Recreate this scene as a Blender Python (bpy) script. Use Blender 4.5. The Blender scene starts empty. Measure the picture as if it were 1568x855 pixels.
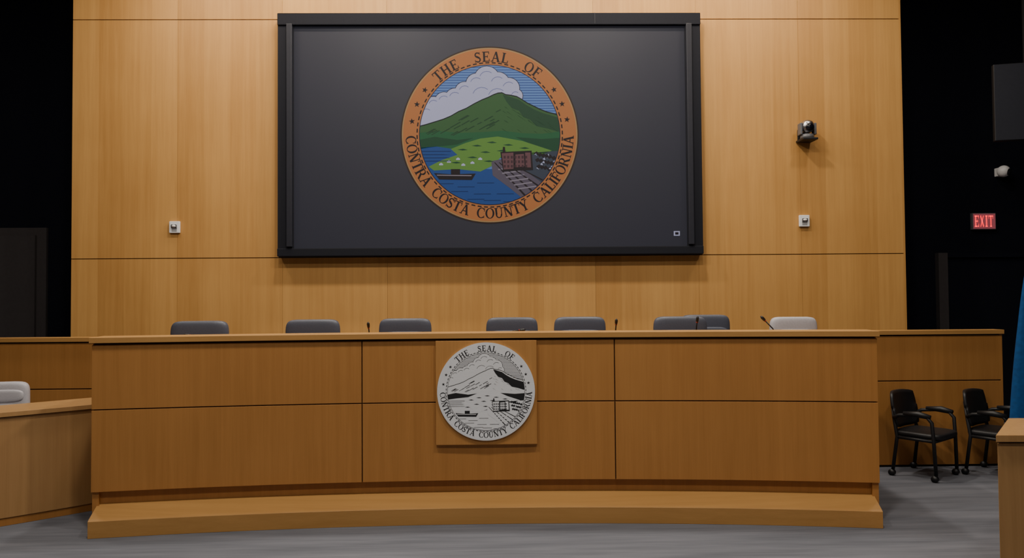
import bpy, bmesh, math, random
from mathutils import Vector, Matrix, geometry
random.seed(7)
C = bpy.context.scene.collection

# ------------------------------------------------------------ materials
def srgb(r, g, b):
    f = lambda c: (c/255/12.92) if c/255 <= 0.04045 else ((c/255+0.055)/1.055)**2.4
    return (f(r), f(g), f(b), 1)

def mat(name, col, rough=0.5, metal=0.0, emit=None, estr=0.0, noise=0.06, nscale=30.0, bump=0.0, coat=0.0, spec=0.5):
    m = bpy.data.materials.new(name); m.use_nodes = True
    nt = m.node_tree; b = nt.nodes['Principled BSDF']
    b.inputs['Roughness'].default_value = rough
    b.inputs['Metallic'].default_value = metal
    b.inputs['Coat Weight'].default_value = coat
    b.inputs['Specular IOR Level'].default_value = spec
    tc = nt.nodes.new('ShaderNodeTexCoord')
    n = nt.nodes.new('ShaderNodeTexNoise'); n.inputs['Scale'].default_value = nscale; n.inputs['Detail'].default_value = 4
    nt.links.new(tc.outputs['Object'], n.inputs['Vector'])
    r = nt.nodes.new('ShaderNodeValToRGB')
    r.color_ramp.elements[0].position = 0.3; r.color_ramp.elements[1].position = 0.7
    r.color_ramp.elements[0].color = tuple(c*(1-noise) for c in col[:3])+(1,)
    r.color_ramp.elements[1].color = tuple(min(1, c*(1+noise)) for c in col[:3])+(1,)
    nt.links.new(n.outputs['Fac'], r.inputs['Fac'])
    nt.links.new(r.outputs['Color'], b.inputs['Base Color'])
    if emit:
        b.inputs['Emission Color'].default_value = emit
        b.inputs['Emission Strength'].default_value = estr
    if bump:
        bp = nt.nodes.new('ShaderNodeBump'); bp.inputs['Strength'].default_value = bump; bp.inputs['Distance'].default_value = 0.002
        nt.links.new(n.outputs['Fac'], bp.inputs['Height']); nt.links.new(bp.outputs['Normal'], b.inputs['Normal'])
    return m

def wood(name, c_dark, c_light, strip=0.305, var=0.10, rough=0.42, horiz=False):
    m = bpy.data.materials.new(name); m.use_nodes = True
    nt = m.node_tree; b = nt.nodes['Principled BSDF']; L = nt.links.new; N = nt.nodes.new
    b.inputs['Roughness'].default_value = rough
    b.inputs['Specular IOR Level'].default_value = 0.35
    tc = N('ShaderNodeTexCoord')
    mp = N('ShaderNodeMapping'); mp.inputs['Scale'].default_value = (0.7, 22, 22) if horiz else (22, 22, 0.7)
    L(tc.outputs['Object'], mp.inputs['Vector'])
    n1 = N('ShaderNodeTexNoise'); n1.inputs['Scale'].default_value = 1.0; n1.inputs['Detail'].default_value = 5; n1.inputs['Distortion'].default_value = 0.4
    L(mp.outputs['Vector'], n1.inputs['Vector'])
    mp2 = N('ShaderNodeMapping'); mp2.inputs['Scale'].default_value = (4, 180, 180) if horiz else (180, 180, 4)
    L(tc.outputs['Object'], mp2.inputs['Vector'])
    n2 = N('ShaderNodeTexNoise'); n2.inputs['Scale'].default_value = 1.0; n2.inputs['Detail'].default_value = 2
    L(mp2.outputs['Vector'], n2.inputs['Vector'])
    n3 = N('ShaderNodeTexNoise'); n3.inputs['Scale'].default_value = 1.3; n3.inputs['Detail'].default_value = 3
    L(tc.outputs['Object'], n3.inputs['Vector'])
    sx = N('ShaderNodeSeparateXYZ'); L(tc.outputs['Object'], sx.inputs[0])
    d = N('ShaderNodeMath'); d.operation = 'DIVIDE'; d.inputs[1].default_value = strip; L(sx.outputs[0], d.inputs[0])
    fl = N('ShaderNodeMath'); fl.operation = 'FLOOR'; L(d.outputs[0], fl.inputs[0])
    wn = N('ShaderNodeTexWhiteNoise'); wn.noise_dimensions = '1D'; L(fl.outputs[0], wn.inputs['W'])
    def madd(a, k, c):
        x = N('ShaderNodeMath'); x.operation = 'MULTIPLY_ADD'; L(a, x.inputs[0]); x.inputs[1].default_value = k
        if isinstance(c, float): x.inputs[2].default_value = c
        else: L(c, x.inputs[2])
        return x.outputs[0]
    v = madd(n1.outputs['Fac'], 0.55, 0.0)
    v = madd(n2.outputs['Fac'], 0.25, v)
    v = madd(n3.outputs['Fac'], 0.35, v)
    v = madd(wn.outputs['Value'], var*2.4, v)
    r = N('ShaderNodeValToRGB'); r.color_ramp.elements[0].position = 0.35; r.color_ramp.elements[1].position = 1.0 if var > .1 else .95
    r.color_ramp.elements[0].color = c_dark; r.color_ramp.elements[1].color = c_light
    L(v, r.inputs['Fac']); L(r.outputs['Color'], b.inputs['Base Color'])
    return m

M = {}
M['wood_wall'] = wood('maple_veneer_wall', (0.43, 0.205, 0.053, 1), (0.64, 0.345, 0.108, 1), rough=.5, var=.13)
M['wood_dais'] = wood('maple_veneer_dais', (0.355, 0.155, 0.039, 1), (0.485, 0.230, 0.066, 1), strip=3, var=0.03, rough=.5)
M['wood_plate'] = wood('maple_veneer_plate', (0.385, 0.177, 0.048, 1), (0.515, 0.258, 0.079, 1), strip=3, var=0.03, rough=.5)
M['wood_cap'] = wood('maple_solid_cap', (0.39, 0.20, 0.060, 1), (0.52, 0.285, 0.096, 1), strip=3, var=0.02, horiz=True, rough=0.4)
M['wood_side'] = wood('maple_side_desk', (0.36, 0.195, 0.075, 1), (0.48, 0.28, 0.115, 1), strip=3, var=0.03)
M['reveal'] = mat('dark_wood_reveal', (0.07, 0.028, 0.010, 1), 0.8)
M['black_wall'] = mat('matte_black_wall', (0.006, 0.007, 0.013, 1), 0.9, spec=.1)
M['door_dark'] = mat('dark_door_paint', (0.052, 0.046, 0.048, 1), 0.6, spec=.3)
M['ceil'] = mat('ceiling_paint', (0.30, 0.29, 0.29, 1), 0.9)
M['side_paint'] = mat('side_wall_paint', (0.03, 0.03, 0.035, 1), 0.9)
M['rear_paint'] = mat('rear_wall_paint', (0.45, 0.44, 0.44, 1), 0.9)
M['black_frame'] = mat('black_fabric_frame', (0.008, 0.009, 0.015, 1), 0.8, spec=.25)
M['black_rail'] = mat('black_rail', (0.017, 0.018, 0.027, 1), 0.5, spec=.3)
M['leather'] = mat('charcoal_leather', (0.072, 0.080, 0.112, 1), 0.42, nscale=90, bump=0.3)
M['white_leather'] = mat('light_grey_leather', (0.44, 0.43, 0.47, 1), 0.5, nscale=90, bump=0.2)
M['black_plastic'] = mat('black_plastic', (0.008, 0.008, 0.010, 1), 0.5)
M['chrome'] = mat('polished_metal', (0.5, 0.5, 0.52, 1), 0.25, metal=1)
M['white_plastic'] = mat('white_plastic', (0.85, 0.85, 0.87, 1), 0.4)
M['grey_plastic'] = mat('grey_plastic', (0.12, 0.12, 0.13, 1), 0.35)
M['lens'] = mat('dark_glass_lens', (0.006, 0.006, 0.01, 1), 0.05)
M['blue_cloth'] = mat('blue_flag_cloth', (0.006, 0.060, 0.20, 1), 0.85, noise=0.15, spec=.2)
M['monitor'] = mat('monitor_glass', (0.024, 0.026, 0.036, 1), 0.35)
M['red_led'] = mat('exit_letter_red', (0.6, 0.01, 0.01, 1), 0.5, emit=(1, 0.02, 0.03, 1), estr=1.8)
M['exit_face'] = mat('exit_sign_face', (0.25, 0.08, 0.10, 1), 0.4, emit=(1, 0.2, 0.25, 1), estr=0.16)
M['lamp_glow'] = mat('lamp_diffuser', (1, 0.95, 0.85, 1), 0.5, emit=(1, 0.86, 0.66, 1), estr=4)
M['red_plastic'] = mat('red_ring', (0.35, 0.02, 0.01, 1), 0.4)

# carpet
def carpet():
    m = bpy.data.materials.new('streaked_grey_carpet'); m.use_nodes = True
    nt = m.node_tree; b = nt.nodes['Principled BSDF']; L = nt.links.new; N = nt.nodes.new
    b.inputs['Roughness'].default_value = 0.95; b.inputs['Specular IOR Level'].default_value = 0.1
    tc = N('ShaderNodeTexCoord')
    def noise(rot, sc, det=3):
        mp = N('ShaderNodeMapping'); mp.inputs['Rotation'].default_value = (0, 0, rot); mp.inputs['Scale'].default_value = sc
        L(tc.outputs['Object'], mp.inputs['Vector'])
        n = N('ShaderNodeTexNoise'); n.inputs['Scale'].default_value = 1; n.inputs['Detail'].default_value = det
        L(mp.outputs['Vector'], n.inputs['Vector']); return n.outputs['Fac']
    a = noise(math.radians(-38), (0.8, 9, 1), 3)
    c = noise(math.radians(-38), (2.5, 45, 1), 2)
    f = noise(0, (320, 320, 1), 1)
    def madd(x, k, y):
        q = N('ShaderNodeMath'); q.operation = 'MULTIPLY_ADD'; L(x, q.inputs[0]); q.inputs[1].default_value = k
        if isinstance(y, float): q.inputs[2].default_value = y
        else: L(y, q.inputs[2])
        return q.outputs[0]
    v = madd(a, 0.65, 0.0); v = madd(c, 0.3, v); v = madd(f, 0.15, v)
    r = N('ShaderNodeValToRGB'); r.color_ramp.elements[0].position = 0.36; r.color_ramp.elements[1].position = 0.78
    r.color_ramp.elements[0].color = (0.098, 0.103, 0.122, 1); r.color_ramp.elements[1].color = (0.185, 0.190, 0.220, 1)
    L(v, r.inputs['Fac']); L(r.outputs['Color'], b.inputs['Base Color'])
    bp = N('ShaderNodeBump'); bp.inputs['Strength'].default_value = 0.4; bp.inputs['Distance'].default_value = 0.003
    L(f, bp.inputs['Height']); L(bp.outputs['Normal'], b.inputs['Normal'])
    return m
M['carpet'] = carpet()

# ------------------------------------------------------------ builder
class B:
    def __init__(s): s.v = []; s.f = []; s.m = []; s.sm = []; s.mats = []
    def mi(s, k):
        k = M[k] if isinstance(k, str) else k
        if k not in s.mats: s.mats.append(k)
        return s.mats.index(k)
    def add(s, vs, fs, k, smooth=False, T=None):
        o = len(s.v); i = s.mi(k)
        for p in vs:
            p = Vector(p)
            s.v.append(T @ p if T else p)
        for f in fs:
            s.f.append([o+a for a in f]); s.m.append(i); s.sm.append(smooth)
    def box(s, x0, x1, y0, y1, z0, z1, k, T=None):
        vs = [(x, y, z) for z in (z0, z1) for y in (y0, y1) for x in (x0, x1)]
        s.add(vs, [(0, 2, 3, 1), (4, 5, 7, 6), (0, 1, 5, 4), (2, 6, 7, 3), (0, 4, 6, 2), (1, 3, 7, 5)], k, T=T)
    def bbox(s, x0, x1, y0, y1, z0, z1, k, bev=0.01, T=None, seg=2):
        bm = bmesh.new(); bmesh.ops.create_cube(bm, size=1)
        for v in bm.verts: v.co = Vector((x0+(v.co.x+.5)*(x1-x0), y0+(v.co.y+.5)*(y1-y0), z0+(v.co.z+.5)*(z1-z0)))
        bmesh.ops.bevel(bm, geom=bm.edges[:], offset=bev, segments=seg, affect='EDGES', profile=0.6)
        bm.verts.index_update()
        s.add([v.co.copy() for v in bm.verts], [[v.index for v in f.verts] for f in bm.faces], k, T=T); bm.free()
    def tube(s, pts, r, k, n=10, T=None, caps=True):
        pts = [Vector(p) for p in pts]; rs = r if isinstance(r, (list, tuple)) else [r]*len(pts)
        vs = []; up = None
        for i, p in enumerate(pts):
            d = (pts[min(i+1, len(pts)-1)]-pts[max(i-1, 0)]).normalized()
            if up is None:
                up = Vector((0, 0, 1)) if abs(d.z) < .9 else Vector((1, 0, 0))
            a = d.cross(up).normalized(); up = a.cross(d).normalized()
            for j in range(n):
                t = 2*math.pi*j/n; vs.append(p+(a*math.cos(t)+up*math.sin(t))*rs[i])
        fs = [(i*n+j, i*n+(j+1) % n, (i+1)*n+(j+1) % n, (i+1)*n+j) for i in range(len(pts)-1) for j in range(n)]
        if caps: fs += [list(range(n))[::-1], [(len(pts)-1)*n+j for j in range(n)]]
        s.add(vs, fs, k, True, T)
    def sell(s, c, a, e1, e2, k, T=None, bend=0.0, nu=28, nv=18):
        sg = lambda x, e: math.copysign(abs(x)**e, x)
        vs = []
        for i in range(nv+1):
            ph = -math.pi/2+math.pi*i/nv
            for j in range(nu):
                th = 2*math.pi*j/nu
                x = a[0]*sg(math.cos(ph), e1)*sg(math.cos(th), e2)
                y = a[1]*sg(math.cos(ph), e1)*sg(math.sin(th), e2)
                z = a[2]*sg(math.sin(ph), e1)
                vs.append((c[0]+x, c[1]+y-bend*x*x, c[2]+z))
        fs = [(i*nu+j, i*nu+(j+1) % nu, (i+1)*nu+(j+1) % nu, (i+1)*nu+j) for i in range(nv) for j in range(nu)]
        s.add(vs, fs, k, True, T)
    def prism(s, poly, z0, z1, k, T=None):
        n = len(poly)
        vs = [(p[0], p[1], z0) for p in poly]+[(p[0], p[1], z1) for p in poly]
        fs = [list(range(n))[::-1], [n+i for i in range(n)]]+[(i, (i+1) % n, n+(i+1) % n, n+i) for i in range(n)]
        s.add(vs, fs, k, T=T)
    def obj(s, name, loc=(0, 0, 0), rz=0.0, bevel=0.0, parent=None):
        me = bpy.data.meshes.new(name+'_mesh')
        me.from_pydata([tuple(v) for v in s.v], [], s.f)
        for m_ in s.mats: me.materials.append(m_)
        for p, i, sm in zip(me.polygons, s.m, s.sm): p.material_index = i; p.use_smooth = sm
        me.validate()
        bm = bmesh.new(); bm.from_mesh(me); bmesh.ops.remove_doubles(bm, verts=bm.verts, dist=1e-5)
        bmesh.ops.recalc_face_normals(bm, faces=bm.faces); bm.to_mesh(me); bm.free()
        o = bpy.data.objects.new(name, me); C.objects.link(o); o.location = loc; o.rotation_euler = (0, 0, rz)
        if bevel:
            bv = o.modifiers.new('bevel', 'BEVEL'); bv.width = bevel; bv.segments = 2; bv.limit_method = 'ANGLE'; bv.angle_limit = math.radians(40)
        if parent: o.parent = parent
        return o

def dup(o, loc, rz=0.0):
    n = bpy.data.objects.new(o.name.split('.')[0], o.data); C.objects.link(n); n.location = loc; n.rotation_euler = (0, 0, rz); return n

# ------------------------------------------------------------ room
WY = 8.8; CEIL = 6.0
b = B(); b.box(-9, 9, -6, 9.8, -0.1, 0, 'carpet'); b.obj('floor')
b = B(); b.box(-9, 9, -6, 9.8, CEIL, CEIL+0.1, 'ceil'); b.obj('ceiling')
b = B(); b.box(-9.1, -9, -6, 9.8, 0, CEIL, 'side_paint'); b.obj('wall_left')
b = B(); b.box(9, 9.1, -6, 9.8, 0, CEIL, 'side_paint'); b.obj('wall_right')
b = B(); b.box(-9, 9, -6.1, -6, 0, CEIL, 'rear_paint'); b.obj('wall_front')
b = B(); b.box(-9, 9, 9.7, 9.8, 0, CEIL, 'black_wall'); b.obj('wall_back')
# panelled feature wall
b = B(); b.box(-4.875, 4.875, WY+0.012, 9.7, 0, CEIL, 'reveal')
for i in range(8):
    x0 = -4.88+i*1.22
    for z0, z1 in ((0.45, 2.143), (2.153, 4.95), (4.96, CEIL)):
        b.box(x0+0.001, x0+1.219, WY, WY+0.012, z0, z1, 'wood_wall')
b.box(4.88, 4.90, WY, WY+.012, 0.45, CEIL, 'wood_wall')
for s, w_ in ((-1, 4.88), (1, 4.90)):
    b.box(min(s*w_, s*4.875), max(s*w_, s*4.875), WY+.012, 9.7, 0, CEIL, 'wood_wall')
b.obj('wall_wood_panelling')
# doors in the dark back wall
b = B()
b.box(-6.9, -5.68, 9.66, 9.699, 0, 2.60, 'door_dark'); b.box(-6.80, -5.80, 9.62, 9.66, 0, 2.5, 'door_dark')
b.tube([(-5.9, 9.6, 1.0), (-5.9, 9.6, 1.2)], 0.012, 'chrome')
b.obj('door_1')
b = B()
b.box(5.78, 5.90, 9.62, 9.699, 0, 2.2, 'door_dark'); b.box(7.0, 7.08, 9.62, 9.699, 0, 2.2, 'door_dark')
b.box(5.90, 7.0, 9.62, 9.699, 2.14, 2.2, 'black_wall'); b.box(5.90, 7.0, 9.66, 9.699, 0, 2.14, 'black_wall')
b.tube([(5.98, 9.62, 1.0), (5.98, 9.62, 1.2)], 0.012, 'chrome')
b.obj('door_2')

# ------------------------------------------------------------ dais
R0 = 17.3; YC = 5.54-R0
def ap(s, x):
    ph = math.asin(x/R0); return ((R0+s)*math.sin(ph), YC+(R0+s)*math.cos(ph))
def arc(b, prof, x0, x1, k, n=None):
    n = n or max(2, int(abs(x1-x0)/0.12)); m = len(prof); vs = []
    for i in range(n+1):
        x = x0+(x1-x0)*i/n
        for s, z in prof:
            p = ap(s, x); vs.append((p[0], p[1], z))
    fs = [(i*m+j, i*m+(j+1) % m, (i+1)*m+(j+1) % m, (i+1)*m+j) for i in range(n) for j in range(m)]
    fs += [list(range(m)), [n*m+j for j in range(m)][::-1]]
    b.add(vs, fs, k)
def abox(b, s0, s1, z0, z1, x0, x1, k): arc(b, [(s0, z0), (s1, z0), (s1, z1), (s0, z1)], x0, x1, k)

b = B(); XE = 2.82
arc(b, [(0, 0), (0.24, 0), (0.24, 0.190), (0.19, 0.190), (0.02, 0.128), (0, 0.118)], -2.79, 2.79, 'wood_cap')
abox(b, 0.20, 0.26, 0.19, 0.30, -XE+.02, XE-.02, 'wood_dais')
abox(b, 0.166, 0.26, 0.287, 1.35, -XE+.01, XE-.01, 'reveal')
for x0, x1 in ((-XE, -0.945), (-0.937, 0.937), (0.945, XE)):
    for z0, z1 in ((0.285, 0.868), (0.876, 1.337)):
        abox(b, 0.15, 0.17, z0, z1, x0, x1, 'wood_dais')
abox(b, 0.125, 0.42, 1.352, 1.392, -XE-.012, XE+.012, 'wood_cap')
abox(b, 0.26, 0.86, 1.15, 1.19, -XE+.05, XE-.05, 'wood_cap')
abox(b, 0.26, 0.30, 0.45, 1.352, -XE+.01, XE-.01, 'wood_dais')
for s in (-1, 1):
    xs = sorted((s*(XE-.001), s*(XE-.045)))
    abox(b, 0.17, 0.9, 0.0, 1.352, xs[0], xs[1], 'wood_dais')
dais = b.obj('council_dais', bevel=0.002)

# raised platform
WG = 7.20
b = B()
front = [ap(0.305, x) for x in [-2.74+5.48*i/20 for i in range(21)]]
poly = front+[(2.93, WG+.11), (4.9, WG+.11), (4.9, 8.79), (-4.9, 8.79), (-4.9, WG+.11), (-2.93, WG+.11)]
b.prism(poly, 0.001, 0.45, 'carpet'); b.obj('stage_platform')

# wing walls either side (wood rails with cap) and returns to the dais
for s in (1, -1):
    b = B()
    def bx(x0, x1, y0, y1, z0, z1, k):
        b.box(min(s*x0, s*x1), max(s*x0, s*x1), y0, y1, z0, z1, k)
    bx(2.98, 4.93, WG+.015, WG+.10, 0.02, 1.28, 'reveal')
    for z0, z1 in ((0.02, 0.82), (0.83, 1.258)):
        bx(2.98, 4.93, WG, WG+.02, z0, z1, 'wood_dais')
    bx(2.96, 4.96, WG-.02, WG+.14, 1.272, 1.312, 'wood_cap')
    bx(4.93, 4.95, WG, WG+.10, 0.0, 1.27, 'wood_dais')
    b.obj('wood_wing_wall', bevel=0.002)
    b = B(); p0 = ap(0.905, s*(XE-.02))
    T = [(p0[0], p0[1]), (p0[0]-s*0.05, p0[1]), (s*2.93, WG-.03), (s*2.98, WG-.03)]
    b.prism(T, 0.0, 1.31, 'wood_dais')
    b.obj('dais_return_panel', bevel=0.002)

# seal backing plate
b = B(); b.bbox(-0.398, 0.362, 5.66, 5.685, 0.555, 1.335, 'wood_plate', bev=0.004); b.obj('seal_backing_panel')

# ------------------------------------------------------------ glyphs
def quad(p, q, w):
    p = Vector(p); q = Vector(q); d = (q-p).normalized(); n = Vector((-d.y, d.x))*w/2
    return [tuple(p+n), tuple(q+n), tuple(q-n), tuple(p-n)]
def ring(cx, cy, rx, ry, tx, ty, a0, a1, n=20):
    out = []
    for i in range(n):
        t0 = math.radians(a0+(a1-a0)*i/n); t1 = math.radians(a0+(a1-a0)*(i+1)/n)
        out.append([(cx+rx*math.cos(t0), cy+ry*math.sin(t0)), (cx+rx*math.cos(t1), cy+ry*math.sin(t1)),
                    (cx+(rx-tx)*math.cos(t1), cy+(ry-ty)*math.sin(t1)), (cx+(rx-tx)*math.cos(t0), cy+(ry-ty)*math.sin(t0))])
    return out
K, k_, SR = 0.19, 0.09, 0.07
def rect(x0, y0, x1, y1): return [(x0, y0), (x1, y0), (x1, y1), (x0, y1)]
def serif(x, y, w=0.36): return rect(x-w/2, y-(SR if y > .5 else 0), x+w/2, y+(0 if y > .5 else SR))
def stem(x, w=K): return rect(x-w/2, 0, x+w/2, 1)
def glyph(c):
    if c == 'I': return .42, [stem(.21), serif(.21, 0), serif(.21, 1)]
    if c == 'T': return .82, [stem(.41), serif(.41, 0), rect(.02, .91, .8, 1), rect(.02, .72, .09, 1), rect(.73, .72, .8, 1)]
    if c == 'H': return .92, [stem(.2), stem(.72), rect(.2, .47, .72, .56)]+[serif(x, y) for x in (.2, .72) for y in (0, 1)]
    if c == 'E': return .76, [stem(.2), serif(.2, 0), serif(.2, 1), rect(.2, .91, .7, 1), rect(.2, 0, .72, .09), rect(.2, .46, .55, .55), rect(.63, .74, .7, 1), rect(.65, 0, .72, .28), rect(.5, .38, .56, .64)]
    if c == 'F': return .72, [stem(.2), serif(.2, 0), serif(.2, 1), rect(.2, .91, .68, 1), rect(.2, .46, .55, .55), rect(.61, .74, .68, 1), rect(.5, .38, .56, .64)]
    if c == 'L': return .72, [stem(.2), serif(.2, 0), serif(.2, 1), rect(.2, 0, .68, .09), rect(.61, 0, .68, .3)]
    if c == 'A': return .94, [quad((.16, 0), (.46, 1), .09), quad((.46, 1), (.76, 0), K), rect(.26, .3, .66, .39), serif(.14, 0, .28), serif(.77, 0, .32)]
    if c == 'N': return .94, [stem(.2, .09), stem(.76, .09), quad((.2, 1), (.74, 0), K), serif(.17, 1, .3), serif(.2, 0, .3), serif(.76, 1, .3)]
    if c == 'O': return .92, ring(.46, .5, .44, .52, .18, .07, 0, 360, 28)
    if c == 'C': return .86, ring(.46, .5, .44, .52, .18, .08, 48, 312, 24)+[rect(.7, .66, .77, .98), rect(.7, .04, .77, .26)]
    if c == 'S':
        return .68, ring(.34, .74, .27, .27, .13, .12, 30, 270, 14)+ring(.34, .27, .29, .28, .14, .12, 90, -150, 14)+[quad((.2, .62), (.5, .42), .19), rect(.54, .74, .6, 1), rect(.05, 0, .11, .28)]
    if c == 'R':
        return .9, [stem(.2), serif(.2, 0), serif(.2, 1), rect(.2, .92, .45, 1), rect(.2, .44, .45, .52)]+ring(.44, .72, .28, .28, .17, .08, 90, -90, 12)+[quad((.45, .5), (.78, .02), K), serif(.8, 0, .22)]
    if c == 'U': return .92, [rect(.12, .35, .3, 1), rect(.67, .35, .76, 1), serif(.21, 1), serif(.72, 1, .3)]+ring(.44, .36, .32, .38, .14, .1, 180, 360, 14)
    if c == 'Y': return .88, [rect(.36, 0, .54, .5), quad((.16, 1), (.45, .45), K), quad((.74, 1), (.46, .45), .09), serif(.45, 0), serif(.17, 1, .32), serif(.74, 1, .28)]
    if c == 'X': return .88, [quad((.16, 1), (.72, 0), K), quad((.72, 1), (.16, 0), .13)]
    return .6, []

def arc_text(txt, h, r, a0, a1, inward=False, space=0.6):
    ws = [(space if c == ' ' else glyph(c)[0])*h for c in txt]
    span = math.radians(abs(a1-a0))*r; tr = (span-sum(ws))/(len(txt)-1)
    out = []; s = 0
    for c, w in zip(txt, ws):
        mid = (s+w/2)/r; s += w+tr
        if c == ' ': continue
        if not inward:
            a = math.radians(a0)-mid; up = Vector((math.cos(a), math.sin(a))); rt = Vector((math.sin(a), -math.cos(a)))
        else:
            a = math.radians(a0)+mid; up = -Vector((math.cos(a), math.sin(a))); rt = Vector((-math.sin(a), math.cos(a)))
        c0 = Vector((math.cos(a), math.sin(a)))*r
        for pl in glyph(c)[1]:
            out.append([tuple(c0+rt*(x*h-w/2)+up*(y-.5)*h) for x, y in pl])
    return out
def circ(cx, cy, r, n=64): return [(cx+r*math.cos(2*math.pi*i/n), cy+r*math.sin(2*math.pi*i/n)) for i in range(n)]
def star(cx, cy, r, rot):
    return [(cx+(r if i % 2 == 0 else r*.42)*math.cos(rot+i*math.pi/5), cy+(r if i % 2 == 0 else r*.42)*math.sin(rot+i*math.pi/5)) for i in range(10)]
def clip(poly, R, n=72):
    out = poly[:]
    for i in range(n):
        a = 2*math.pi*(i+.5)/n; nx, ny = math.cos(a), math.sin(a); d = R*math.cos(math.pi/n)
        inp = out; out = []
        if not inp: break
        for j in range(len(inp)):
            p, q = inp[j-1], inp[j]; dp = p[0]*nx+p[1]*ny-d; dq = q[0]*nx+q[1]*ny-d
            if (dp <= 0) != (dq <= 0):
                t = dp/(dp-dq); out.append((p[0]+(q[0]-p[0])*t, p[1]+(q[1]-p[1])*t))
            if dq <= 0: out.append(q)
    return out
# artwork grid of the seal drawing: 137 units = outer radius, origin (750, 209)
def U(x, y): return ((x-750)/137.0, (209-y)/137.0)
RI = 0.785
def seal_art():
    A = []
    A.append((0, 'rim', [circ(0, 0, 1.0, 128)])); A.append((1, 'cream', [circ(0, 0, .985, 128)])); A.append((2, 'ring', [circ(0, 0, .972, 128)]))
    A.append((3, 'ink', arc_text('THE SEAL OF', .115, .885, 134, 50, False, 1.5)))
    A.append((3, 'ink', arc_text('CONTRA COSTA COUNTY CALIFORNIA', .115, .885, 180.5, 359.5, True, .75)))
    st = []
    for a in (145, 157, 170, 35, 23, 11):
        t = math.radians(a); st.append(star(.885*math.cos(t), .885*math.sin(t), .036, t))
    A.append((3, 'ink', st))
    dash = []
    for i in range(72):
        a0 = 2*math.pi*i/72; a1 = a0+2*math.pi/72*.62
        dash.append([(.822*math.cos(a0), .822*math.sin(a0)), (.822*math.cos(a1), .822*math.sin(a1)), (.808*math.cos(a1), .808*math.sin(a1)), (.808*math.cos(a0), .808*math.sin(a0))])
    A.append((3, 'ink', dash))
    A.append((3, 'edge', [circ(0, 0, .793, 96)])); A.append((4, 'sky', [circ(0, 0, RI, 96)]))
    def P(l, c, *polys, px=True):
        A.append((l, c, [clip([U(*p) for p in q] if px else q, RI) for q in polys]))
    P(5, 'line', *[[(620, y), (880, y), (880, y+1.0), (620, y+1.0)] for y in range(104, 190, 4)])
    cl = [(746, 122, 19), (730, 130, 16), (763, 130, 18), (780, 137, 16), (790, 149, 11), (712, 142, 15), (697, 152, 15), (680, 157, 14), (664, 163, 13), (653, 177, 14), (738, 150, 24), (762, 152, 24), (716, 165, 22), (690, 178, 22), (668, 188, 20), (648, 192, 15)]
    PC = lambda x, y, r: [(x+r*math.cos(2*math.pi*i/28), y+r*math.sin(2*math.pi*i/28)) for i in range(28)]
    P(6, 'edge', *[PC(x, y, r+1.0) for x, y, r in cl]); P(7, 'cloud', *[PC(x, y, r) for x, y, r in cl])
    swirl = []
    for x, y, r in cl[:12]:
        for q in range(5):
            a0 = math.radians(200+q*22); a1 = math.radians(200+(q+1)*22); rr = r*.62
            swirl.append([(x+rr*math.cos(a0), y+rr*math.sin(a0)), (x+rr*math.cos(a1), y+rr*math.sin(a1)), (x+(rr-.9)*math.cos(a1), y+(rr-.9)*math.sin(a1)), (x+(rr-.9)*math.cos(a0), y+(rr-.9)*math.sin(a0))])
    P(8, 'cshade', *swirl)
    top = [(640, 197), (652, 194), (665, 190), (678, 186), (690, 181), (702, 174), (714, 169), (726, 162), (738, 156), (748, 152), (756, 148), (763, 145.5), (769, 145), (775, 148), (783, 149), (792, 151), (799, 155), (808, 161), (816, 165), (826, 170), (838, 175), (850, 178), (862, 182)]
    P(9, 'mtn_edge', [(x, y-1.8) for x, y in top]+[(862, 240), (640, 240)])
    P(10, 'mtn', top+[(862, 240), (640, 240)])
    P(11, 'mtn_dark', [(770, 147), (783, 151), (795, 155), (806, 163), (818, 170), (832, 176), (862, 185), (862, 207), (840, 200), (822, 196), (812, 186), (802, 182), (795, 172), (784, 168), (776, 158)])
    strk = []
    rnd = random.Random(3)
    for i in range(46):
        x = rnd.uniform(660, 845); lo = 150+abs(x-767)*.42+6; y = rnd.uniform(lo, 204)
        s = -1 if x < 767 else 1; Lh = rnd.uniform(6, 16)
        strk.append([(x, y), (x+1.8, y+.6), (x+s*Lh*.9, y+Lh*.55+.8), (x+s*Lh*.9-1, y+Lh*.55)])
    P(12, 'mtn_str', *strk)
    P(12, 'mid', [(640, 206), (670, 203), (705, 206), (740, 205), (770, 203), (800, 207), (830, 208), (862, 204), (862, 245), (640, 245)])
    P(13, 'mid2', [(640, 217), (665, 212), (700, 217), (725, 214), (700, 224), (670, 227), (640, 231)], [(790, 213), (830, 216), (862, 214), (862, 236), (835, 234)])
    P(13, 'water', [(640, 229), (668, 227), (700, 232), (700, 262), (790, 262), (800, 330), (700, 330), (640, 300)])
    P(14, 'meadow', [(690, 231), (712, 222), (735, 215), (762, 212), (800, 219), (845, 234), (830, 240), (770, 240), (756, 256), (735, 266), (700, 262), (664, 264), (656, 258), (676, 248), (700, 240)])
    P(15, 'mid2', *[[(x, y), (x+9, y-1.5), (x+16, y+.6), (x+8, y+1.4)] for x, y in ((700, 232), (722, 226), (745, 221), (770, 225), (795, 230), (735, 236), (760, 234), (715, 244), (690, 252), (740, 250))])
    P(15, 'cloud', *[[(x, y), (x+3, y-2), (x+6, y), (x+6, y+2), (x, y+2)] for x, y in ((672, 254), (684, 250), (698, 246), (706, 255), (720, 252), (732, 246))])
    P(15, 'line2', *[[(644, y), (690-(y % 3)*6, y), (690, y+1), (644, y+1)] for y in (234, 239, 244, 249)])
    P(14, 'bank', [(800, 238), (862, 234), (862, 300), (815, 300), (790, 262)])
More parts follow.
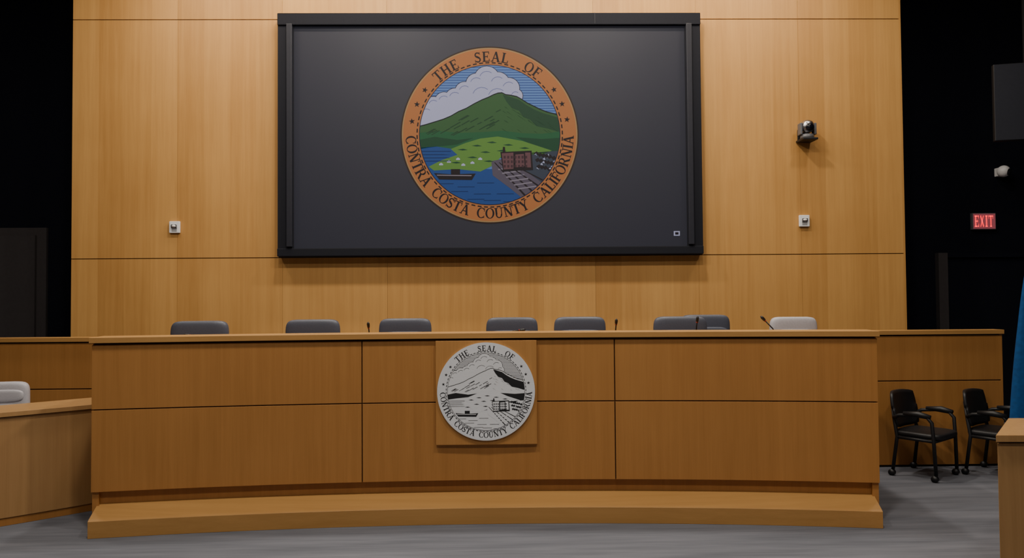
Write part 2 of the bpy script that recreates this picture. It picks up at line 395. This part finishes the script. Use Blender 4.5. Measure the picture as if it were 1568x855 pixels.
    P(15, 'ink', *[[(x, y), (x+5, y-3), (x+8, y+1), (x+3, y+4)] for x, y in [(817+(i*7) % 40, 238+(i*11) % 28) for i in range(22)]])
    P(15, 'cloud', *[[(x, y), (x+3, y-2), (x+4, y+2)] for x, y in [(818+(i*13) % 36, 240+(i*7) % 24) for i in range(14)]])
    P(15, 'dock', [(752, 250), (772, 246), (800, 262), (838, 290), (818, 302), (800, 308), (778, 290), (754, 272)])
    P(16, 'ink', *[[(756+d, 252), (758+d, 252), (806+d*1.6, 304-d), (803+d*1.6, 305-d)] for d in (0, 7, 14, 21)])
    P(16, 'dock2', *[[(762+d, 262+d), (790+d, 258+d), (791+d, 260+d), (763+d, 264+d)] for d in (0, 6, 12, 18, 24, 30)])
    P(17, 'ink', [(766, 236), (814, 234), (816, 264), (770, 266)], [(770, 228), (773, 228), (774, 240), (769, 240)])
    P(18, 'fact', [(768, 238), (786, 237), (786, 262), (771, 263)], [(789, 240), (802, 239), (803, 258), (789, 260)], [(804, 237), (812, 237), (813, 260), (805, 260)])
    P(19, 'fact2', *[[(771+i*5.5, 242+j*7), (774+i*5.5, 242+j*7), (774+i*5.5, 246+j*7), (771+i*5.5, 246+j*7)] for i in range(7) for j in range(3)])
    P(15, 'ink', [(664, 268), (690, 270), (728, 269), (722, 279), (672, 278)], [(690, 262), (704, 262), (704, 270), (690, 270)])
    P(16, 'dock2', [(668, 270.5), (722, 271.5), (721, 273), (669, 272)])
    P(15, 'line2', *[[(x, y), (x+26, y), (x+26, y+.9), (x, y+.9)] for x, y in ((668, 284), (700, 289), (690, 296), (730, 283), (725, 300), (760, 300), (740, 310), (770, 312), (715, 308))])
    return A
ART = seal_art()
def build_seal(name, cx, cy, cz, R, pal, dz, thick, parent=None):
    b = B()
    if thick:
        n = 128; vs = [(cx+R*math.cos(2*math.pi*i/n), y, cz+R*math.sin(2*math.pi*i/n)) for y in (cy+thick, cy) for i in range(n)]
        b.add(vs, [(i, (i+1) % n, n+(i+1) % n, n+i) for i in range(n)]+[list(range(n))], pal['rim'])
    for l, c, polys in ART:
        if c not in pal: continue
        for i, pl in enumerate(polys):
            if len(pl) < 3: continue
            y = cy-dz*(l+.05*(i % 18))
            pts = [Vector((p[0], p[1], 0)) for p in pl]
            tris = geometry.tessellate_polygon([pts])
            if not tris: continue
            b.add([(cx+p.x*R, y, cz+p.y*R) for p in pts], [tuple(t) for t in tris], pal[c])
    me = bpy.data.meshes.new(name); me.from_pydata([tuple(v) for v in b.v], [], b.f)
    for m_ in b.mats: me.materials.append(m_)
    for p, i in zip(me.polygons, b.m): p.material_index = i
    me.validate()
    bm = bmesh.new(); bm.from_mesh(me); bm.normal_update()
    for f in bm.faces:
        if f.normal.y > 0.5 and f.calc_center_median().y < cy+1e-4: f.normal_flip()
    bm.to_mesh(me); bm.free()
    o = bpy.data.objects.new(name, me); C.objects.link(o)
    if parent: o.parent = parent
    return o

def scr(name, r, g, bb, e=0.42):
    c = srgb(r, g, bb); return mat('screen_'+name, tuple(x*.2 for x in c[:3])+(1,), 0.6, emit=c, estr=e, noise=0.02, spec=.2)
SP = {k: scr(k, *v) for k, v in dict(rim=(60, 45, 40), cream=(175, 140, 95), ring=(186, 118, 70), ink=(36, 30, 36), edge=(40, 38, 60), sky=(100, 136, 200), line=(54, 76, 140),
      cloud=(182, 184, 218), cshade=(110, 115, 165), mtn_edge=(24, 34, 34), mtn=(58, 98, 60), mtn_dark=(38, 76, 54), mtn_str=(36, 70, 48), mid=(40, 98, 64), mid2=(30, 76, 52), meadow=(98, 142, 66),
      water=(38, 76, 142), line2=(22, 44, 92), bank=(60, 68, 84), dock=(92, 84, 100), dock2=(134, 126, 140), fact=(108, 74, 80), fact2=(70, 48, 56)).items()}

# ------------------------------------------------------------ video screen
b = B()
sy = WY-0.13
b.box(-2.455, 2.455, sy+0.03, WY, 2.145, 4.96, 'black_frame')
b.bbox(-2.455, 2.455, sy-0.04, sy+0.04, 4.83, 4.97, 'black_frame', bev=0.01)
b.bbox(-2.455, 2.455, sy-0.04, sy+0.04, 2.150, 2.245, 'black_frame', bev=0.01)
for s in (-1, 1):
    xs = sorted((s*2.275, s*2.455)); b.bbox(xs[0], xs[1], sy-0.02, sy+0.04, 2.2, 4.88, 'black_frame', bev=0.008)
    xs = sorted((s*2.28, s*2.345)); b.bbox(xs[0], xs[1], sy-0.06, sy-0.02, 2.26, 4.84, 'black_rail', bev=0.008)
for x in (0.0, 1.22): b.box(x-.002, x+.002, sy-0.043, sy-0.038, 4.84, 4.97, 'black_rail')
M['screen'] = mat('video_screen_surface', (0.015, 0.016, 0.025, 1), 0.55, emit=srgb(46, 46, 56), estr=0.34, noise=0.03, nscale=300, spec=.25)
b.box(-2.275, 2.275, sy+0.012, sy+0.03, 2.245, 4.84, 'screen')
b.box(2.12, 2.19, sy+0.008, sy+0.012, 2.365, 2.42, SP['cloud']); b.box(2.135, 2.175, sy+0.006, sy+0.008, 2.378, 2.407, SP['ink'])
screen = b.obj('video_wall_screen')
build_seal('screen_seal_graphic', -0.01, sy+0.010, 3.555, 1.035, SP, 0.0006, 0, parent=screen)

# ------------------------------------------------------------ metal seal on dais
def steel():
    m = bpy.data.materials.new('brushed_steel'); m.use_nodes = True
    nt = m.node_tree; p = nt.nodes['Principled BSDF']; p.inputs['Metallic'].default_value = 0.30
    p.inputs['Base Color'].default_value = (0.93, 0.95, 1.0, 1)
    tc = nt.nodes.new('ShaderNodeTexCoord'); mp = nt.nodes.new('ShaderNodeMapping'); mp.inputs['Scale'].default_value = (3, 3, 400)
    n = nt.nodes.new('ShaderNodeTexNoise'); n.inputs['Scale'].default_value = 1
    nt.links.new(tc.outputs['Object'], mp.inputs[0]); nt.links.new(mp.outputs[0], n.inputs['Vector'])
    r = nt.nodes.new('ShaderNodeMapRange'); r.inputs['To Min'].default_value = 0.16; r.inputs['To Max'].default_value = 0.34
    nt.links.new(n.outputs['Fac'], r.inputs['Value']); nt.links.new(r.outputs[0], p.inputs['Roughness']); return m
M['steel'] = steel(); M['ink'] = mat('black_etching', (0.012, 0.012, 0.014, 1), 0.5)
MP = {k: M['steel'] for k in ('rim', 'cream', 'ring', 'sky', 'cloud', 'mtn', 'meadow', 'water', 'mid', 'dock', 'dock2', 'fact', 'bank')}
for k in ('ink', 'edge', 'line', 'cshade', 'mtn_edge', 'mtn_dark', 'mtn_str', 'line2', 'mid2', 'fact2'): MP[k] = M['ink']
build_seal('county_seal_plaque', -0.02, 5.645, 0.955, 0.366, MP, 0.0004, 0.014)

# ------------------------------------------------------------ office chairs
def office_chair(name, lea, w=0.47, top=1.03):
    b = B()
    for i in range(5):
        a = 2*math.pi*i/5+.3; d = Vector((math.cos(a), math.sin(a), 0))
        b.tube([Vector((0, 0, .11)), d*.15+Vector((0, 0, .10)), d*.29+Vector((0, 0, .075))], [.03, .024, .016], 'black_plastic')
        side = Vector((-d.y, d.x, 0)); c = d*.29+Vector((0, 0, .031))
        for q in (-1, 1): b.tube([c+side*q*.008, c+side*q*.026], .03, 'black_plastic', n=14)
    b.tube([(0, 0, .09), (0, 0, .26)], .028, 'black_plastic'); b.tube([(0, 0, .25), (0, 0, .43)], .016, 'chrome')
    b.bbox(-.12, .12, -.12, .14, .41, .45, 'black_plastic', bev=.012)
    b.sell((0, -.02, .495), (w*.53, .25, .055), .45, .4, lea)
    b.tube([(0, .12, .42), (0, .27, .45), (0, .30, .62)], .022, 'black_plastic')
    b.sell((0, .245, (top+.5)/2), (w/2, .055, (top-.5)/2), .26, .45, lea)
    for z in (.62, .74, .86): b.sell((0, .205, z), (w/2-.03, .028, .055), .5, .4, lea)
    for q in (-1, 1):
        b.tube([(q*w*.4, .02, .44), (q*w*.6, .02, .47), (q*w*.6, .03, .66)], .014, 'black_plastic')
        b.bbox(q*w*.6-.03, q*w*.6+.03, -.14, .14, .66, .69, 'black_plastic', bev=.01)
    return b
PZ = 0.45
cb = office_chair('office_chair', 'leather')
pos = [(-2.43, 6.22, .16), (-1.53, 6.38, .08), (-.75, 6.50, .03), (.19, 6.56, -.03), (.80, 6.56, -.05), (1.66, 6.40, -.1), (2.05, 6.96, -.05)]
o = cb.obj('office_chair', (pos[0][0], pos[0][1], PZ), pos[0][2])
for x, y, r in pos[1:]: dup(o, (x, y, PZ), r)
wb = office_chair('white_office_chair', 'white_leather', w=.40, top=1.02)
wb.obj('white_office_chair', (2.635, 6.32, PZ), -.12)
wb2 = office_chair('white_office_chair', 'white_leather', w=.50, top=.975)
wb2.obj('white_office_chair', (-4.12, 6.22, 0), .25)

# ------------------------------------------------------------ microphones
def mic(x, y, z, pts, head='black_plastic'):
    b = B(); b.bbox(-.045, .045, -.05, .05, 0, .03, 'black_plastic', bev=.008)
    b.tube([(0, 0, .02)]+pts, .005, 'black_plastic', n=8)
    p, q = Vector(pts[-2]), Vector(pts[-1]); d = (q-p).normalized()
    b.tube([q, q+d*.012, q+d*.035, q+d*.05], [.007, .011, .012, .006], head, n=12)
    b.tube([q-d*.004, q+d*.002], .009, 'red_plastic', n=12)
    b.obj('gooseneck_microphone', (x, y, z))
WT = 1.191
mic(2.26, 5.85, WT, [(0, 0, .15), (-.04, 0, .21), (-.10, -.01, .27)])
mic(-.96, 6.05, WT, [(0, 0, .14), (0, -.01, .2), (0, -.03, .235)])
mic(1.02, 6.05, WT, [(0, 0, .15), (0, -.01, .21), (0, -.03, .245)])
mic(1.66, 6.0, WT, [(0, 0, .15), (0, -.01, .22), (0, -.03, .26)])
mic(-2.24, 5.90, WT, [(0, 0, .13), (-.03, 0, .185), (-.085, 0, .19)])
mic(.16, 6.1, WT, [(0, 0, .15), (.03, 0, .195), (.085, 0, .20)])

# ------------------------------------------------------------ wall devices
def strobe(x, z):
    b = B(); b.bbox(-.060, .060, -.035, -.001, -.068, .068, 'white_plastic', bev=.008)
    b.bbox(-.034, .034, -.05, -.03, -.012, .030, 'chrome', bev=.006); b.sell((0, -.05, .01), (.024, .018, .014), 1, 1, 'white_plastic')
    for i in range(4): b.box(-.03, .03, -.037, -.034, -.05+i*.01, -.046+i*.01, 'grey_plastic')
    b.obj('fire_alarm_strobe', (x, WY, z))
strobe(-3.68, 2.51); strobe(3.69, 2.54)
b = B()
b.bbox(-.06, .06, -.02, -.001, -.06, .05, 'black_plastic', bev=.006)
b.bbox(-.075, .075, -.2, -.001, -.075, -.055, 'black_plastic', bev=.006)
b.tube([(0, -.11, -.055), (0, -.11, -.015)], [.07, .062], 'grey_plastic', n=24)
for q in (-1, 1): b.bbox(q*.07-.012, q*.07+.012, -.15, -.07, -.02, .09, 'grey_plastic', bev=.008)
b.sell((0, -.11, .06), (.062, .07, .062), .8, .8, 'chrome')
b.tube([(0, -.15, .05), (0, -.195, .04)], [.04, .036], 'lens', n=20)
o = b.obj('ptz_camera', (3.70, WY-.005, 3.56)); o.scale = (1.18, 1.1, 1.25)

b = B(); b.bbox(-.045, .045, -.03, .05, -.055, .055, 'white_plastic', bev=.01)
b.sell((0, -.07, 0), (.075, .08, .075), 1, 1, 'white_plastic'); b.sell((.025, -.115, -.012), (.045, .045, .045), 1, 1, 'lens')
b.obj('dome_security_camera', (6.63, 9.645, 3.25), 0)
b = B(); b.bbox(-.155, .155, -.05, -.001, -.108, .108, 'grey_plastic', bev=.006); b.box(-.145, .145, -.053, -.049, -.098, .098, 'exit_face')
x = -.132
for ch in 'EXIT':
    w, ps = glyph(ch); h = .145
    sc = .062/w/h if ch != 'I' else .038/w/h
    for pl in ps: b.add([(x+px*h*sc*1.0, -.055, -.072+py*h) for px, py in pl], [tuple(range(len(pl)))], 'red_led')
    x += w*h*sc+.008
b.obj('exit_sign', (6.41, 9.70, 2.61), 0)

# monitor hanging from ceiling, right
b = B(); T = Matrix.Translation((6.09, 7.9, 3.74)) @ Matrix.Rotation(math.radians(-14), 4, 'Z')
b.bbox(-.62, .62, -.03, .03, -.42, .42, 'black_plastic', bev=.01, T=T); b.box(-.612, .612, -.034, -.029, -.412, .412, 'monitor', T=T)
b.tube([(6.05, 7.95, 3.78), (6.05, 8.3, 3.9), (6.05, 8.3, 6.0)], .035, 'black_plastic')
b.obj('hanging_monitor')

# ------------------------------------------------------------ left side desk
def curve_desk(fr, depth, h, k='wood_side'):
    b = B()
    n = len(fr); off = []
    for i in range(n):
        p = Vector(fr[max(i-1, 0)]); q = Vector(fr[min(i+1, n-1)]); d = (q-p).normalized(); nn = Vector((-d.y, d.x))
        if nn.y < 0: nn = -nn
        off.append(nn)
    F = lambda s: [tuple(Vector(fr[i])+off[i]*s) for i in range(n)]
    def strip(s0, s1, z0, z1, kk):
        a = F(s0); c = F(s1); vs = []
        for i in range(n): vs += [(a[i][0], a[i][1], z0), (c[i][0], c[i][1], z0), (c[i][0], c[i][1], z1), (a[i][0], a[i][1], z1)]
        fs = [(i*4+j, i*4+(j+1) % 4, (i+1)*4+(j+1) % 4, (i+1)*4+j) for i in range(n-1) for j in range(4)]
        fs += [(0, 1, 2, 3), tuple((n-1)*4+j for j in (3, 2, 1, 0))]
        b.add(vs, fs, kk)
    strip(0.02, 0.05, 0.06, h-.04, k); strip(0.03, 0.07, 0.0, .08, 'wood_dais')
    strip(0.0, depth, h-.035, h, 'wood_side')
    return b, F
ctl = [(-3.02, 6.10), (-3.28, 5.86), (-3.60, 5.59), (-3.95, 5.34), (-4.35, 5.11), (-4.8, 4.92), (-5.3, 4.78)]
fr = []
for i in range(len(ctl)-1):
    p0, p1, p2, p3 = [Vector(ctl[max(0, min(len(ctl)-1, i+k))]) for k in (-1, 0, 1, 2)]
    for j in range(4):
        t = j/4; v = .5*((2*p1)+(p2-p0)*t+(2*p0-5*p1+4*p2-p3)*t*t+(3*p1-p0-3*p2+p3)*t**3); fr.append(tuple(v))
fr.append(ctl[-1])
b, F = curve_desk(fr, .48, .84)
for idx, sg_ in ((0, -1), (-1, 1)):
    e = F(.46)[idx]; f0 = F(.05)[idx]
    b.prism([f0, (f0[0]+sg_*.03, f0[1]), (e[0]+sg_*.03, e[1]), e], 0, .805, 'wood_side')
b.obj('curved_staff_desk', bevel=.002)

# right foreground desk
b = B()
dx = -.045
b.prism([(2.95+dx, 4.25), (3.42+dx, 4.83), (4.6, 4.75), (4.6, 4.15)], .81, .85, 'wood_side')
b.prism([(2.97+dx, 4.27), (3.42+dx, 4.80), (4.58, 4.72), (4.58, 4.18)], 0.0, .80, 'wood_side')
b.prism([(2.98+dx, 4.285), (3.42+dx, 4.79), (4.57, 4.71), (4.57, 4.20)], .795, .812, 'reveal')
b.obj('lectern_desk', bevel=.003)

# ------------------------------------------------------------ black arm chairs
b = B()
b.sell((0, -.01, .39), (.225, .215, .034), .5, .4, 'black_plastic')
nu, nv = 14, 10; vs = []
for t in (0, .028):
    for j in range(nv+1):
        z = .43+.33*j/nv; zz = (j/nv-.5)*2
        for i in range(nu+1):
            u = -1+2*i/nu; w = .230*(1-.10*abs(zz)**3)
            vs.append((u*w, .18+.05*(z-.44)/.32-.045*u*u+t, z-.02*abs(u)**4*(1 if j > nv/2 else -1)))
n = (nu+1)*(nv+1); fs = []
for j in range(nv):
    for i in range(nu):
        q = j*(nu+1)+i; fs += [(q, q+1, q+nu+2, q+nu+1), (n+q+nu+1, n+q+nu+2, n+q+1, n+q)]
bd = [j for j in range(nu+1)]+[(j+1)*(nu+1)-1 for j in range(1, nv+1)]+[nv*(nu+1)+i for i in range(nu-1, -1, -1)]+[j*(nu+1) for j in range(nv-1, 0, -1)]
fs += [(bd[i], n+bd[i], n+bd[(i+1) % len(bd)], bd[(i+1) % len(bd)]) for i in range(len(bd))]
b.add(vs, fs, 'black_plastic', True)
for q in (-1, 1):
    b.tube([(q*.225, -.18, .06), (q*.235, -.17, .36), (q*.24, -.16, .52), (q*.24, -.12, .565), (q*.24, .0, .575), (q*.24, .12, .56), (q*.22, .18, .53)], .016, 'black_plastic')
    b.tube([(q*.24, -.15, .57), (q*.245, -.05, .585), (q*.24, .08, .58)], [.018, .028, .018], 'black_plastic')
    b.tube([(q*.225, .19, .06), (q*.22, .15, .36), (q*.2, .18, .50), (q*.17, .21, .66)], .016, 'black_plastic')
    b.tube([(q*.235, -.17, .355), (q*.22, .15, .355)], .014, 'black_plastic')
    for y in (-.18, .19):
        b.tube([(q*.225, y, .07), (q*.225, y, .045)], .014, 'black_plastic')
        b.tube([(q*.225-.02, y+.01, .028), (q*.225+.02, y+.01, .028)], .028, 'black_plastic', n=14)
b.tube([(-.235, -.165, .35), (.235, -.165, .35)], .014, 'black_plastic')
o = b.obj('black_arm_chair', (3.98, 6.86, 0.001), math.radians(38))
dup(o, (4.66, 6.86, 0.001), math.radians(38))

# ------------------------------------------------------------ flag
b = B(); nz, nt_ = 24, 72; vs = []
for i in range(nz+1):
    t = i/nz; z = 2.25-1.75*t; r = .08+.25*t**.55
    for j in range(nt_):
        a = 2*math.pi*j/nt_; rr = r*(1+.16*math.sin(7*a+1.5*t)+.08*math.sin(13*a+2))
        vs.append((rr*math.cos(a), rr*math.sin(a)*.7, z+.03*math.sin(3*a)*t))
b.add(vs, [(i*nt_+j, i*nt_+(j+1) % nt_, (i+1)*nt_+(j+1) % nt_, (i+1)*nt_+j) for i in range(nz) for j in range(nt_)], 'blue_cloth', True)
b.tube([(0, 0, .03), (0, 0, 2.45)], .016, 'wood_cap'); b.sell((0, 0, 2.49), (.03, .03, .05), 1, 1, 'chrome')
b.tube([(0, 0, 0.001), (0, 0, .04), (0, 0, .08)], [.17, .16, .04], 'wood_cap', n=28)
b.obj('blue_flag_on_stand', (4.60, 6.00, 0))

# ------------------------------------------------------------ lights
def area(name, loc, rot, sx, sy, power, col, parent=None):
    l = bpy.data.lights.new(name, 'AREA'); l.shape = 'RECTANGLE'; l.size = sx; l.size_y = sy; l.energy = power; l.color = col
    o = bpy.data.objects.new(name, l); C.objects.link(o); o.location = loc; o.rotation_euler = rot
    if parent: o.parent = parent
    return o
warm = (1.0, .85, .66)
b = B(); b.bbox(-4.8, 4.8, 7.75, 7.95, 5.88, 6.0, 'black_plastic', bev=.01); b.box(-4.75, 4.75, 7.78, 7.92, 5.874, 5.881, 'lamp_glow')
wash = b.obj('ceiling_wall_wash_light')
area('wash_lamp', (0, 7.85, 5.86), (math.radians(25), 0, 0), 7.8, .14, 158, warm, wash)
for y, P in ((6.7, 84), (3.6, 84), (0.6, 60)):
    for x in (-4.2, -1.4, 1.4, 4.2):
        b = B(); b.tube([(0, 0, 0), (0, 0, -.04)], [.2, .18], 'white_plastic', n=28); b.tube([(0, 0, -.035), (0, 0, -.045)], .16, 'lamp_glow', n=28)
        o = b.obj('ceiling_downlight', (x, y, CEIL))
        l = bpy.data.lights.new('downlight_lamp', 'AREA'); l.shape = 'DISK'; l.size = .34; l.color = (1, .92, .80)
        l.energy = P*(.38 if abs(x) > 3 else 1.15)
        lo = bpy.data.objects.new('downlight_lamp', l); C.objects.link(lo); lo.parent = o; lo.location = (0, 0, -.05)

w = bpy.data.worlds.new('world'); bpy.context.scene.world = w; w.use_nodes = True
w.node_tree.nodes['Background'].inputs[0].default_value = (.02, .02, .025, 1)

# ------------------------------------------------------------ camera
cam = bpy.data.cameras.new('camera'); co = bpy.data.objects.new('camera', cam); C.objects.link(co)
cam.sensor_width = 36; cam.lens = 1150/1568*36; cam.clip_end = 60
R = Matrix.Rotation(-.0178, 4, 'Z') @ Matrix.Rotation(math.pi/2+.026, 4, 'X') @ Matrix.Rotation(-.0077, 4, 'Z')
co.matrix_world = Matrix.Translation((.08, 0, 1.65)) @ R
bpy.context.scene.camera = co
